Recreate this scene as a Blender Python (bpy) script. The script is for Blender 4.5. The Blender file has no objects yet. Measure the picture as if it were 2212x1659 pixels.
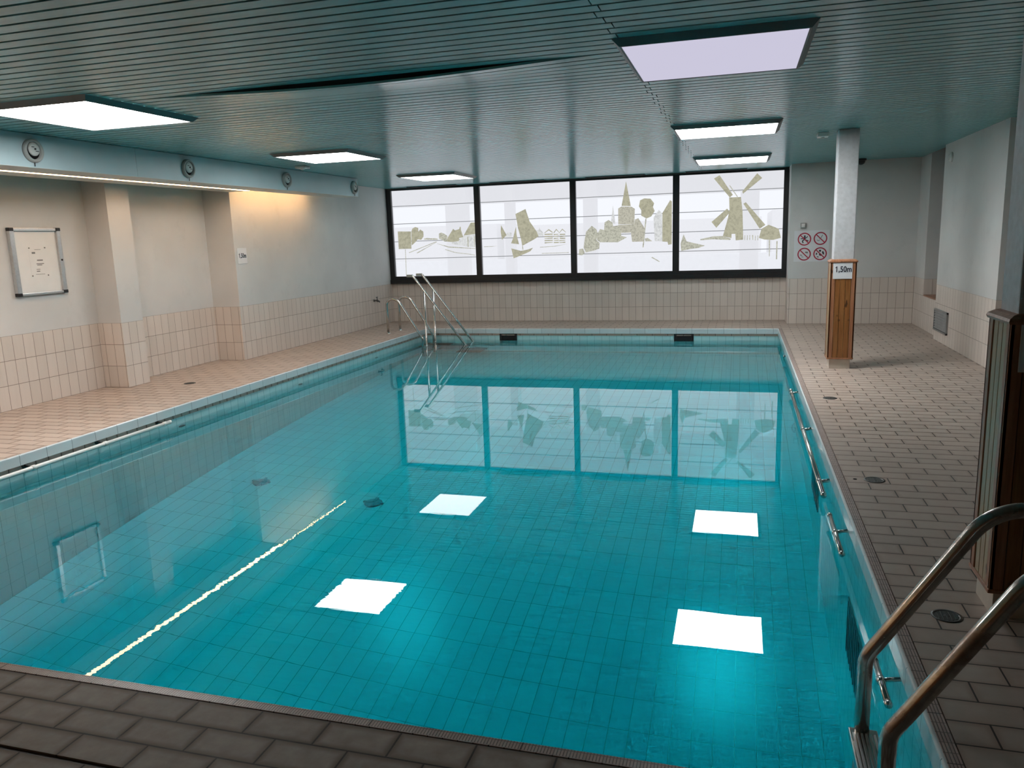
import bpy, bmesh, math, random
from mathutils import Vector, Matrix
random.seed(7)
SC = bpy.context.scene
COL = SC.collection
PI = math.pi

# ------------------------------------------------------------------ helpers
class MB:
    """collects shapes (world coordinates) that become ONE mesh"""
    def __init__(s): s.v = []; s.f = []; s.m = []; s.sm = []
    def add(s, vs, fs, mi=0, smooth=False):
        o = len(s.v); s.v += [tuple(v) for v in vs]
        for f in fs: s.f.append(tuple(i + o for i in f)); s.m.append(mi); s.sm.append(smooth)
        return s
    def box(s, x0, x1, y0, y1, z0, z1, mi=0):
        vs = [(x0,y0,z0),(x1,y0,z0),(x1,y1,z0),(x0,y1,z0),(x0,y0,z1),(x1,y0,z1),(x1,y1,z1),(x0,y1,z1)]
        return s.add(vs, [(0,3,2,1),(4,5,6,7),(0,1,5,4),(1,2,6,5),(2,3,7,6),(3,0,4,7)], mi)
    def bbox(s, x0, x1, y0, y1, z0, z1, b=0.004, mi=0):
        """box with bevelled edges"""
        bm = bmesh.new()
        bmesh.ops.create_cube(bm, size=1)
        for v in bm.verts:
            v.co = Vector(((x0+x1)/2 + v.co.x*(x1-x0), (y0+y1)/2 + v.co.y*(y1-y0), (z0+z1)/2 + v.co.z*(z1-z0)))
        bmesh.ops.bevel(bm, geom=list(bm.edges), offset=b, segments=2, affect='EDGES', profile=.6)
        return s.bm(bm, mi)
    def bm(s, bm, mi=0, smooth=False):
        bm.verts.index_update()
        s.add([v.co[:] for v in bm.verts], [[v.index for v in f.verts] for f in bm.faces], mi, smooth); bm.free(); return s
    def poly(s, pts, axis, a, b, mi=0):
        """polygon in the plane across `axis`, extruded from a to b"""
        n = len(pts)
        def P(p, t): return {'y': (p[0], t, p[1]), 'x': (t, p[0], p[1]), 'z': (p[0], p[1], t)}[axis]
        vs = [P(p, a) for p in pts] + [P(p, b) for p in pts]
        bm = bmesh.new(); bv = [bm.verts.new(v) for v in vs]
        bm.faces.new(bv[:n]); bm.faces.new(bv[n:][::-1])
        for i in range(n):
            j = (i+1) % n; bm.faces.new((bv[i], bv[i+n], bv[j+n], bv[j]))
        bmesh.ops.recalc_face_normals(bm, faces=list(bm.faces))
        bmesh.ops.triangulate(bm, faces=[f for f in bm.faces if len(f.verts) > 4])
        return s.bm(bm, mi)
    def tube(s, pts, r, bend=0.0, seg=14, bseg=8, cap=True, mi=0):
        """round bar along a polyline whose corners are rounded by `bend`"""
        P = [Vector(p) for p in pts]; path = [P[0]]
        bends = bend if isinstance(bend, (list, tuple)) else [bend]*len(P)
        for i in range(1, len(P)-1):
            a, b, c = P[i-1], P[i], P[i+1]; u = (a-b).normalized(); w = (c-b).normalized()
            ang = u.angle(w)
            if bends[i] > 0 and ang < PI-.02:
                d = min(bends[i]/math.tan(ang/2), (a-b).length*.49, (c-b).length*.49); R = d*math.tan(ang/2)
                cen = b + (u+w).normalized()*(R/math.sin(ang/2))
                v0 = (b+u*d)-cen; v1 = (b+w*d)-cen; tot = v0.angle(v1); ax = v0.cross(v1).normalized()
                for k in range(bseg+1): path.append(cen + Matrix.Rotation(tot*k/bseg, 3, ax) @ v0)
            else: path.append(b)
        path.append(P[-1])
        T = []
        for i in range(len(path)):
            t = Vector((0,0,0))
            if i: t += (path[i]-path[i-1]).normalized()
            if i < len(path)-1: t += (path[i+1]-path[i]).normalized()
            T.append(t.normalized())
        nrm = T[0].orthogonal().normalized(); vs = []
        for i, p in enumerate(path):
            if i: nrm = (nrm - T[i]*nrm.dot(T[i])).normalized()
            bi = T[i].cross(nrm)
            for k in range(seg):
                a = 2*PI*k/seg; vs.append((p + (nrm*math.cos(a)+bi*math.sin(a))*r)[:])
        fs = []
        for i in range(len(path)-1):
            for k in range(seg):
                j = (k+1) % seg; fs.append((i*seg+k, i*seg+j, (i+1)*seg+j, (i+1)*seg+k))
        s.add(vs, fs, mi, True)
        if cap:
            n = len(path); s.add([vs[k] for k in range(seg)], [tuple(range(seg))[::-1]], mi)
            s.add([vs[(n-1)*seg+k] for k in range(seg)], [tuple(range(seg))], mi)
        return s
    def lathe(s, prof, origin, axis='z', seg=32, mi=0, smooth=True):
        """profile [(radius, height)] turned about an axis through origin"""
        o = Vector(origin)
        def P(r, h, a):
            c, q = r*math.cos(a), r*math.sin(a)
            return (o + Vector({'z': (c,q,h), 'x': (h,c,q), 'y': (q,h,c), '-z': (q,c,-h), '-y': (c,-h,q), '-x': (-h,q,c)}[axis]))[:]
        vs = [P(r, h, 2*PI*k/seg) for (r, h) in prof for k in range(seg)]; fs = []
        for i in range(len(prof)-1):
            for k in range(seg):
                j = (k+1) % seg; fs.append((i*seg+k, i*seg+j, (i+1)*seg+j, (i+1)*seg+k))
        s.add(vs, fs, mi, smooth)
        n = len(prof)
        if prof[0][0] > 1e-5: s.add(vs[:seg], [tuple(range(seg))[::-1]], mi)
        if prof[-1][0] > 1e-5: s.add(vs[(n-1)*seg:], [tuple(range(seg))], mi)
        return s

def obj(name, mb, mats, parent=None, label=None):
    me = bpy.data.meshes.new(name)
    off = Vector((0,0,0)); q = parent
    while q: off += q.location; q = q.parent
    me.from_pydata([(v[0]-off.x, v[1]-off.y, v[2]-off.z) for v in mb.v], [], mb.f)
    mats = mats if isinstance(mats, (list, tuple)) else [mats]
    for m in mats: me.materials.append(m)
    for i, p in enumerate(me.polygons): p.material_index = mb.m[i]; p.use_smooth = mb.sm[i]
    me.update()
    bm = bmesh.new(); bm.from_mesh(me); bmesh.ops.remove_doubles(bm, verts=list(bm.verts), dist=1e-6)
    bmesh.ops.recalc_face_normals(bm, faces=list(bm.faces)); bm.to_mesh(me); bm.free()
    o = bpy.data.objects.new(name, me); COL.objects.link(o)
    if parent: o.parent = parent
    if label: o['label'] = label
    return o

def thing(name, label, cat, loc=(0,0,0), group=None):
    o = bpy.data.objects.new(name, None); o.empty_display_size = .1; COL.objects.link(o); o.location = loc
    return tag(o, label, cat, group)

def tag(o, label, cat, group=None, kind=None):
    o['label'] = label; o['category'] = cat
    if group: o['group'] = group
    if kind: o['kind'] = kind
    return o

def struct(name, mb, mats, label, cat, parent=None):
    o = obj(name, mb, mats, parent); return tag(o, label, cat, kind='structure')

def dup(root, loc, label, group=None):
    r = root.copy(); COL.objects.link(r); r.location = loc; r['label'] = label
    if group: r['group'] = group
    for ch in list(root.children):
        c = ch.copy(); COL.objects.link(c); c.parent = r
        for g in ch.children:
            d = g.copy(); COL.objects.link(d); d.parent = c
    return r

# ------------------------------------------------------------------ materials
class NT:
    def __init__(s, name):
        s.mat = bpy.data.materials.new(name); s.mat.use_nodes = True; s.t = s.mat.node_tree
        s.b = s.t.nodes['Principled BSDF']; s.out = s.t.nodes['Material Output']
    def n(s, typ, **kw):
        nd = s.t.nodes.new('ShaderNode'+typ)
        for k, v in kw.items():
            if k.startswith('_'): setattr(nd, k[1:], v)
            else: nd.inputs[k.replace('__',' ')].default_value = v
        return nd
    def l(s, a, b): s.t.links.new(a, b)
    def math(s, op, a, b=None, c=None, clamp=False):
        nd = s.t.nodes.new('ShaderNodeMath'); nd.operation = op; nd.use_clamp = clamp
        for i, x in enumerate((a, b, c)):
            if x is None: continue
            if isinstance(x, (int, float)): nd.inputs[i].default_value = x
            else: s.l(x, nd.inputs[i])
        return nd.outputs[0]
    def mix(s, f, a, b, typ='MIX'):
        nd = s.t.nodes.new('ShaderNodeMix'); nd.data_type = 'RGBA'; nd.blend_type = typ
        for i, x in ((0, f), (6, a), (7, b)):
            if isinstance(x, (int, float)): nd.inputs[i].default_value = x
            elif isinstance(x, tuple): nd.inputs[i].default_value = x if len(x) == 4 else (*x, 1)
            else: s.l(x, nd.inputs[i])
        return nd.outputs[2]
    def pos(s):
        g = s.n('NewGeometry'); sp = s.n('SeparateXYZ'); s.l(g.outputs['Position'], sp.inputs[0]); return g, sp.outputs
    def xyz(s, x, y, z):
        c = s.n('CombineXYZ')
        for i, v in enumerate((x, y, z)):
            if isinstance(v, (int, float)): c.inputs[i].default_value = v
            else: s.l(v, c.inputs[i])
        return c.outputs[0]
    def noise(s, vec, scale, detail=3, rough=.5):
        nd = s.n('TexNoise', Scale=scale, Detail=detail, Roughness=rough); s.l(vec, nd.inputs['Vector']); return nd.outputs['Fac']
    def ramp(s, fac, stops):
        nd = s.n('ValToRGB'); cr = nd.color_ramp
        while len(cr.elements) < len(stops): cr.elements.new(.5)
        for e, (p, c) in zip(cr.elements, stops): e.position = p; e.color = (*c, 1)
        s.l(fac, nd.inputs[0]); return nd.outputs[0]
    def bump(s, h, strength, dist, normal=None):
        nd = s.n('Bump', Strength=strength, Distance=dist); s.l(h, nd.inputs['Height'])
        if normal: s.l(normal, nd.inputs['Normal'])
        s.l(nd.outputs[0], s.b.inputs['Normal']); return nd.outputs[0]
    def brick(s, vec, w, h, mortar, c1, c2, cm, offset=0.0, bias=0.0, smooth=.15):
        nd = s.n('TexBrick'); nd.offset = offset; nd.offset_frequency = 2; nd.squash = 1
        nd.inputs['Scale'].default_value = 1; nd.inputs['Mortar Size'].default_value = mortar; nd.inputs['Mortar Smooth'].default_value = smooth
        nd.inputs['Bias'].default_value = bias; nd.inputs['Brick Width'].default_value = w; nd.inputs['Row Height'].default_value = h
        for k, c in (('Color1', c1), ('Color2', c2), ('Mortar', cm)): nd.inputs[k].default_value = (*c, 1)
        s.l(vec, nd.inputs['Vector']); return nd.outputs
    def set(s, color=None, rough=None, metal=None, spec=None):
        if color is not None:
            if isinstance(color, tuple): s.b.inputs['Base Color'].default_value = (*color, 1)
            else: s.l(color, s.b.inputs['Base Color'])
        if rough is not None:
            if isinstance(rough, (int, float)): s.b.inputs['Roughness'].default_value = rough
            else: s.l(rough, s.b.inputs['Roughness'])
        if metal is not None: s.b.inputs['Metallic'].default_value = metal
        if spec is not None: s.b.inputs['Specular IOR Level'].default_value = spec
        return s

def plain(name, color, rough=.5, metal=0.0, var=.12, scale=9, spec=None, bump=0.0):
    """a plain finish with a faint mottling"""
    t = NT(name); g, p = t.pos(); f = t.noise(g.outputs['Position'], scale, 4)
    d = tuple(c*(1-var) for c in color); u = tuple(min(1, c*(1+var)) for c in color)
    t.set(t.ramp(f, [(.3, d), (.7, u)]), rough, metal, spec)
    if bump: t.bump(t.noise(g.outputs['Position'], scale*14, 3), bump, .002)
    return t.mat

def emit(name, color, strength):
    t = NT(name); e = t.n('Emission', Strength=strength); e.inputs['Color'].default_value = (*color, 1)
    t.l(e.outputs[0], t.out.inputs[0]); return t.mat

def deck_mat(name, x0, y0, rb=.27, sp=.45, k=1.0):
    """brown-grey quarry tiles 24.7 x 12 cm in running bond, long side across the room"""
    t = NT(name); g, p = t.pos()
    v = t.xyz(t.math('ADD', p[0], 40-x0), t.math('ADD', p[1], 40-y0), 0)
    W, H = .2475, .1205
    # shift so that the phase is exact
    v = t.xyz(t.math('ADD', p[0], W*200-x0), t.math('ADD', p[1], H*400-y0), 0)
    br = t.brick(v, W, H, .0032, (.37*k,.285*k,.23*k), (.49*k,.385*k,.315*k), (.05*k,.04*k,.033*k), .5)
    # pale worn middles, darker margins of each tile
    soft = t.brick(v, W, H, .03, (1,1,1), (1,1,1), (0,0,0), .5, smooth=1.0)
    n1 = t.noise(g.outputs['Position'], 14, 4, .6)
    n2 = t.noise(g.outputs['Position'], 1.7, 3)
    wear = t.math('MULTIPLY', t.math('SUBTRACT', 1.0, soft[1]), n1)
    c = t.mix(t.math('MULTIPLY', wear, .8), br[0], (.62,.56,.51))
    c = t.mix(t.math('MULTIPLY', n2, .45), c, t.mix(1.0, c, (.78,.72,.68), 'MULTIPLY'))
    c = t.mix(br[1], c, (.04,.035,.03))
    t.set(c, t.math('MULTIPLY_ADD', n1, .25, rb), spec=sp)
    h = t.math('SUBTRACT', t.math('MULTIPLY', n1, .06), br[1])
    t.bump(h, .5, .003)
    return t.mat

def wall_mat():
    """rough white paint above a dado of cream tiles 12 x 24.2 cm"""
    t = NT('painted_wall_with_tile_dado'); g, p = t.pos()
    ns = t.n('SeparateXYZ'); t.l(g.outputs['True Normal'], ns.inputs[0])
    side = t.math('GREATER_THAN', t.math('ABSOLUTE', ns.outputs[0]), .5)
    u = t.math('ADD', t.math('MULTIPLY', side, p[1]), t.math('MULTIPLY', t.math('SUBTRACT', 1.0, side), p[0]))
    v = t.xyz(t.math('ADD', u, .1205*200+.077), t.math('ADD', p[2], .242*10), 0)
    br = t.brick(v, .1205, .242, .0026, (.69,.625,.57), (.76,.69,.635), (.21,.165,.14), 0)
    n1 = t.noise(g.outputs['Position'], 5, 5, .6); n2 = t.noise(g.outputs['Position'], 1.3, 3)
    streak = t.noise(t.xyz(t.math('MULTIPLY', u, 26), t.math('MULTIPLY', p[2], 2), 0), 1, 3)
    tile = t.mix(t.math('MULTIPLY', streak, .3), br[0], (.50,.43,.36))
    paint = t.ramp(n2, [(.3, (.60,.61,.605)), (.7, (.69,.695,.685))])
    dirt = t.ramp(t.noise(g.outputs['Position'], 3.1, 6, .7), [(.55, (0,0,0)), (.8, (.35,.35,.35))])
    paint = t.mix(dirt, paint, (.45,.46,.455))
    isp = t.math('GREATER_THAN', p[2], .726)
    t.set(t.mix(isp, tile, paint), t.math('MULTIPLY_ADD', isp, .42, .33))
    fine = t.noise(g.outputs['Position'], 190, 3)
    h = t.math('ADD', t.math('MULTIPLY', isp, t.math('MULTIPLY', fine, .25)), t.math('MULTIPLY', t.math('SUBTRACT', 1.0, isp), t.math('SUBTRACT', 1.0, br[1])))
    t.bump(h, .45, .003)
    return t.mat

def pool_tile_mat(name, floor):
    t = NT(name); g, p = t.pos()
    ns = t.n('SeparateXYZ'); t.l(g.outputs['True Normal'], ns.inputs[0])
    if floor: v = t.xyz(t.math('ADD', p[0], .1235*100-.023), t.math('ADD', p[1], .2475*20-.05), 0); c1, c2 = (.44,.84,.93), (.52,.89,.96)
    else:
        side = t.math('GREATER_THAN', t.math('ABSOLUTE', ns.outputs[0]), .5)
        u = t.math('ADD', t.math('MULTIPLY', side, p[1]), t.math('MULTIPLY', t.math('SUBTRACT', 1.0, side), p[0]))
        v = t.xyz(t.math('ADD', u, .1235*100-.05), t.math('ADD', p[2], .2475*30+.085), 0); c1, c2 = (.48,.75,.77), (.55,.80,.81)
    br = t.brick(v, .1235, .2475, .0023, c1, c2, (.16,.42,.46), 0)
    n = t.noise(g.outputs['Position'], 3, 4)
    c = t.mix(t.math('MULTIPLY', n, .3), br[0], t.mix(1.0, br[0], (.80,.86,.86), 'MULTIPLY'))
    t.set(c, .22)
    return t.mat

def wood_mat(name, c0, c1, sc=1.0):
    t = NT(name); g, p = t.pos()
    q = t.xyz(t.math('MULTIPLY', p[0], 60*sc), t.math('MULTIPLY', p[1], 60*sc), t.math('MULTIPLY', p[2], 3.0*sc))
    f = t.noise(q, 1, 5, .6)
    k = t.noise(t.xyz(t.math('MULTIPLY', p[0], 16), t.math('MULTIPLY', p[1], 16), t.math('MULTIPLY', p[2], 9)), 1, 2)
    knots = t.ramp(k, [(.70, (0,0,0)), (.76, (1,1,1))])
    c = t.ramp(f, [(.3, c0), (.7, c1)])
    c = t.mix(knots, c, tuple(x*.35 for x in c0))
    t.set(c, .38); t.bump(f, .15, .002)
    return t.mat

M = {}
M['deck_near_shaded'] = deck_mat('quarry_tiles_near_side_shaded', -2.344, 1.868, .5, .2, .44)  # same tiles as the other sides, darkened to paint in the dim near end
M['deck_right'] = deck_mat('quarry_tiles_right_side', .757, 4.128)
M['wall'] = wall_mat()
M['pool_wall'] = pool_tile_mat('pool_wall_tiles', False)
M['pool_floor'] = pool_tile_mat('pool_floor_tiles', True)
M['black'] = plain('black_lacquer', (.012,.012,.013), .35)
M['rubber'] = plain('black_rubber', (.008,.008,.008), .6)
M['alu'] = plain('brushed_aluminium', (.62,.63,.63), .32, .85, .06, 60)
M['steel'] = plain('stainless_steel', (.60,.585,.56), .2, 1.0, .1, 7)
M['white_plastic'] = plain('white_plastic', (.78,.79,.77), .35, 0, .04)
M['grey_plastic'] = plain('grey_plastic', (.36,.37,.35), .4, 0, .06)
M['frame'] = plain('grey_painted_lamp_frame', (.13,.145,.145), .4, 0, .05)
M['duct'] = plain('pale_blue_paint', (.47,.59,.62), .4, 0, .05, 2)
M['soffit'] = plain('pale_grey_paint', (.60,.61,.58), .5, 0, .05, 3)
M['column'] = plain('rough_white_render', (.54,.56,.585), .6, 0, .08, 30, bump=.9)
M['plaque'] = plain('white_enamel_sign', (.74,.77,.80), .3, 0, .02)
M['ink'] = plain('black_ink', (.012,.014,.03), .5)
M['red'] = plain('red_sign_paint', (.42,.015,.05), .45)
M['paper'] = plain('white_paper', (.78,.79,.78), .7, 0, .02)
M['greyprint'] = plain('grey_print', (.22,.23,.23), .7)
M['grille'] = plain('grey_metal_grille', (.30,.31,.31), .4, .5)
M['dark'] = plain('dark_void', (.006,.006,.007), .8)
M['drain'] = plain('dark_bronze_drain', (.085,.09,.088), .4, .7)
M['plinth'] = plain('cream_plinth_tile', (.62,.56,.48), .4, 0, .08)
M['coping'] = plain('pale_blue_glazed_tile', (.60,.67,.68), .25, 0, .07, 6)
M['teal_plastic'] = plain('dark_teal_plastic', (.04,.20,.23), .5)
M['inlet'] = plain('blue_plastic', (.07,.38,.46), .5)
M['concrete'] = plain('pale_render', (.52,.49,.485), .8)
M['white_render'] = plain('white_render', (.85,.86,.88), .8)
M['wood'] = wood_mat('brown_stained_pine', (.16,.062,.016), (.34,.15,.048))
M['wood_lit'] = wood_mat('pine_lit_side', (.30,.215,.115), (.42,.315,.185))  # same pine as the fronts, colour paled to paint in light on the sides
M['wood_trim'] = wood_mat('red_brown_moulding', (.24,.10,.045), (.42,.20,.11))

def rusty():
    t = NT('worn_chrome_tube'); g, p = t.pos()
    n = t.noise(g.outputs['Position'], 11, 4, .6); m = t.noise(g.outputs['Position'], 4, 3)
    rust = t.math('MULTIPLY', t.ramp(n, [(.42, (0,0,0)), (.66, (.75,.75,.75))]), t.ramp(m, [(.35, (.15,)*3), (.6, (.8,)*3)]))
    t.set(t.mix(rust, (.50,.49,.46), (.20,.10,.06)), t.math('MULTIPLY_ADD', rust, .35, .17))
    t.l(t.math('MULTIPLY_ADD', rust, -.6, 1.0), t.b.inputs['Metallic']); return t.mat
M['worn_chrome'] = rusty()

def ceiling_mat():
    t = NT('teal_painted_boards'); g, p = t.pos()
    b = t.math('FLOOR', t.math('DIVIDE', t.math('SUBTRACT', p[1], 4.271), .1045))
    n = t.noise(t.xyz(t.math('MULTIPLY', p[0], 1.5), t.math('MULTIPLY', p[1], 30), b), 1, 3)
    k = t.noise(t.xyz(t.math('MULTIPLY', p[0], 9), t.math('MULTIPLY', p[1], 30), b), 1, 2)
    c = t.ramp(n, [(.3, (.18,.48,.50)), (.7, (.22,.54,.56))])
    c = t.mix(t.ramp(k, [(.74, (0,0,0)), (.8, (.5,.5,.5))]), c, (.12,.24,.24))
    t.set(c, .22, spec=.7); return t.mat
M['boards'] = ceiling_mat()

def grip_mat():
    """ridged edge tile: fine ribs with a cross groove every 5 cm"""
    t = NT('ribbed_edge_tile'); g, p = t.pos()
    ox = t.math('LESS_THAN', p[1], 1.995)                      # near edge runs along x, right edge along y
    u = t.math('ADD', t.math('MULTIPLY', ox, t.math('ADD', p[0], 40+.468)), t.math('MULTIPLY', t.math('SUBTRACT', 1.0, ox), t.math('ADD', p[1], 40-4.43)))
    w = t.math('ADD', t.math('MULTIPLY', ox, t.math('SUBTRACT', p[1], 1.90)), t.math('MULTIPLY', t.math('SUBTRACT', 1.0, ox), t.math('SUBTRACT', p[0], .50)))
    w = t.math('ADD', w, .0024)
    small = t.brick(t.xyz(t.math('ADD', u, .00), w, 0), .0494, .0098, .0017, (.40,.31,.275), (.47,.37,.33), (.10,.075,.062), 0, smooth=.3)
    big = t.brick(t.xyz(t.math('ADD', u, 0), t.math('ADD', w, .1), 0), .247, .5, .0022, (1,1,1), (1,1,1), (0,0,0), 0)
    c = t.mix(big[1], small[0], (.03,.025,.02))
    t.set(c, .4); t.bump(t.math('SUBTRACT', 1.0, small[1]), .6, .003); return t.mat
M['grip'] = grip_mat()

def coping_mat():
    t = NT('glazed_coping_tile'); g, p = t.pos()
    ns = t.n('SeparateXYZ'); t.l(g.outputs['True Normal'], ns.inputs[0])
    side = t.math('GREATER_THAN', t.math('ABSOLUTE', ns.outputs[0]), .5)
    u = t.math('ADD', t.math('MULTIPLY', side, p[1]), t.math('MULTIPLY', t.math('SUBTRACT', 1.0, side), p[0]))
    br = t.brick(t.xyz(t.math('ADD', u, .247*100-.02), .25, 0), .247, .5, .002, (.60,.68,.70), (.66,.73,.745), (.16,.22,.23), 0)
    t.set(br[0], .22); return t.mat
M['glaze'] = coping_mat()

def blind_mat():
    """white backlit screen fabric: glows with the daylight behind it and lets some of the terrace show through"""
    t = NT('backlit_screen_fabric'); g, p = t.pos()
    e = t.n('Emission', Strength=.99); e.inputs['Color'].default_value = (.93,.945,1,1)
    tr = t.n('BsdfTransparent'); mx = t.n('MixShader', Fac=.45)
    t.l(e.outputs[0], mx.inputs[1]); t.l(tr.outputs[0], mx.inputs[2]); t.l(mx.outputs[0], t.out.inputs[0]); return t.mat
M['fabric'] = blind_mat()
def print_mat(name, c, s, amt, scale, gap):
    """screen print on the backlit fabric, with blank flecks where the drawing is open"""
    t = NT(name); g, p = t.pos(); n = t.noise(g.outputs['Position'], scale, 5, .65)
    col = t.ramp(n, [(.5-gap, c), (.5+gap*.3, tuple(min(1, x*amt) for x in c))])
    e = t.n('Emission', Strength=s); t.l(col, e.inputs['Color']); t.l(e.outputs[0], t.out.inputs[0]); return t.mat
M['p_o'] = print_mat('olive_print', (.34,.33,.245), .98, 1.4, 22, .2)
M['p_g'] = print_mat('grey_line_print', (.36,.36,.30), .95, 1.6, 34, .14)
M['p_s'] = print_mat('stone_print', (.37,.36,.30), 1.0, 1.45, 34, .14)
M['p_p'] = print_mat('pale_print', (.52,.53,.53), 1.05, 1.35, 30, .15)
M['seam'] = emit('backlit_seam', (.26,.27,.28), 1.0)

LAMP = 21.0
for k_, s_ in (('lamp_a', 23.0), ('lamp_b', 14.0), ('lamp_c', 5.5), ('lamp_d', 10.0), ('lamp_r', 33.0)): M[k_] = emit('lit_diffuser_'+k_[-1], (1,.985,.97), s_)
for k_ in ('p_o', 'p_g', 'p_s', 'p_p', 'seam'): M[k_].cycles.emission_sampling = 'NONE'
M['lamp_dim'] = emit('dim_lilac_diffuser', (.83,.80,1.0), .72)
M['cove'] = emit('warm_tube', (1,.50,.22), 42.0)
M['strip'] = emit('warm_strip_cover', (1,.58,.29), 22.0)

# ------------------------------------------------------------------ main dimensions (metres)
XL, XR, YN, YF = -5.27, .587, 2.035, 12.66          # pool opening
WATER = -.19
CEIL = 2.5
# ------------------------------------------------------------------ floor
f = MB()
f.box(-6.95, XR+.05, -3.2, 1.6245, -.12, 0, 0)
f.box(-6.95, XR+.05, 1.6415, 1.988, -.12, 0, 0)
f.box(XR+.05, 4.8, -3.2, 14.0, -.12, 0, 1)
f.box(-6.95, XL-.012, 1.988, 14.0, -.12, 0, 1)
f.box(XL-.012, XR+.05, YF+.012, 14.0, -.12, 0, 1)
struct('floor', f, [M['deck_near_shaded'], M['deck_right']], 'brown-grey tiled deck surrounding the pool', 'floor')
j = MB().box(-6.9, 4.6, 1.6245, 1.6415, -.1, -.006)
struct('trim_1', j, M['rubber'], 'black joint strip across the tiled deck in front of the pool', 'trim')

# ------------------------------------------------------------------ walls
w = MB()
foot = [(-6.89,-3.2),(-6.88,7.05),(-6.57,7.05),(-6.57,7.38),(-6.85,7.38),(-6.85,9.02),(-6.435,9.02),(-6.435,14.1),(-7.3,14.1),(-7.3,-3.2)]
w.poly(foot, 'z', 0, 2.62)
struct('wall_left', w, M['wall'], 'white wall with cream tile dado and shallow piers, left of the pool', 'wall')
w = MB()
w.box(-6.435, .74, 13.88, 14.1, 0, .726); w.box(-6.435, .74, 13.88, 14.1, 2.477, 2.62)
struct('wall_far', w, M['wall'], 'low cream tiled wall under the row of windows', 'wall')
w = MB(); w.box(.74, 2.9, 13.3, 14.1, 0, 2.62)
w.box(2.58, 3.6, 12.645, 13.3, 0, 2.62); w.box(2.58, 3.4, 11.5, 12.645, 0, .485); w.box(3.4, 3.6, 11.5, 12.645, 0, 2.62)
w.box(2.5, 4.8, 8.96, 11.5, 0, 2.62); w.box(4.6, 4.8, -3.2, 8.96, 0, 2.62)
struct('wall_right', w, M['wall'], 'white wall with cream tile dado, an alcove and a projecting block, right of the pool', 'wall')
w = MB().box(-7.3, 4.8, -3.4, -3.2, 0, 2.62)
struct('wall_near', w, M['wood'], 'dark wooden wall behind the viewer', 'wall')
t = MB().bbox(2.575, 3.3, 11.53, 12.62, .485, .503, .004)
struct('trim_2', t, M['wood_trim'], 'brown ledge in the bottom of the wall alcove', 'trim')

# ------------------------------------------------------------------ ceiling of painted boards
c = MB(); PITCH = .1045; GAP = .021
k0 = int((-3.1-4.271)/PITCH); k1 = int((13.9-4.271)/PITCH)
def board(c, x0, x1, ya, yb, sag=None):
    if not sag: c.box(x0, x1, ya, yb, CEIL, CEIL+.014); return
    n = 40; vs = []
    for i in range(n+1):
        x = x0+(x1-x0)*i/n; d = sag(x)
        for (y, z) in ((ya, 0), (yb, 0), (yb, .014), (ya, .014)): vs.append((x, y, CEIL+z-(d if y == ya else d*.8)))
    fs = []
    for i in range(n):
        for q in range(4): fs.append((i*4+q, i*4+(q+1)%4, i*4+4+(q+1)%4, i*4+4+q))
    fs += [(3,2,1,0), tuple(n*4+q for q in range(4))]
    c.add(vs, fs)
def bow(amp):
    def s(x):
        u = (x+3.85)/(3.85-.76)
        return amp*math.sin(PI*min(1, max(0, u)))**1.3 if 0 < u < 1 else 0
    return s
for k in range(k0, k1):
    ya = 4.271+k*PITCH+GAP/2; yb = ya+PITCH-GAP; o = .012*((k*37) % 5-2)
    amp = {3: .040, 4: .029, 5: .018, 6: .009, 7: .004}.get(k)
    if yb > 13.88: continue
    board(c, -6.44, -.642+o, ya, yb, bow(amp) if amp else None)
    board(c, -.636+o, 4.6 if yb < 8.9 else (2.58 if yb < 13.3 else .74), ya, yb)
c.box(-7.3, 4.8, -3.4, 14.1, CEIL+.06, CEIL+.12, 1)
struct('ceiling', c, [M['boards'], M['dark']], 'ceiling of narrow teal painted boards running across the room', 'ceiling')

# ------------------------------------------------------------------ terrace outside the windows
e = MB(); e.box(-12, 8, 18.9, 19.2, -.2, 1.0)
struct('wall_terrace', e, M['white_render'], 'pale parapet outside seen faintly through the screens', 'wall')
e = MB(); e.box(-12, 8, 14.1, 16.2, 2.62, 2.9); e.box(-12, 8, 15.9, 16.2, 2.25, 2.62)
struct('ceiling_terrace', e, M['concrete'], 'underside of the terrace roof outside the windows', 'ceiling')
e = MB(); e.box(-12, 8, 14.1, 19, -.3, -.1)
struct('floor_terrace', e, M['white_render'], 'pale terrace floor outside the windows', 'floor')
for i, (x0, x1) in enumerate(((-5.9,-5.45),(-4.62,-4.45),(-3.0,-2.75),(-.02,.32))):
    e = MB().box(x0, x1, 15.5, 15.75, -.1, 2.62)
    struct('trim_%d' % (4+i), e, M['concrete'], ('pale terrace post seen through the screen with the village street', 'slim terrace post seen through the screen with the sailing boat', 'pale terrace post behind the screen with the church, at its left', 'pale terrace post behind the screen with the windmill')[i], 'post')

e = MB(); e.box(-40, -13, 42, 50, -3, 2.35); e.box(-12.6, 1, 42, 50, -3, 2.2); e.box(1.5, 20, 42, 50, -3, 2.5)
struct('wall_opposite', e, M['concrete'], 'low pale building beyond the terrace, faint through the screens', 'wall')
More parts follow.
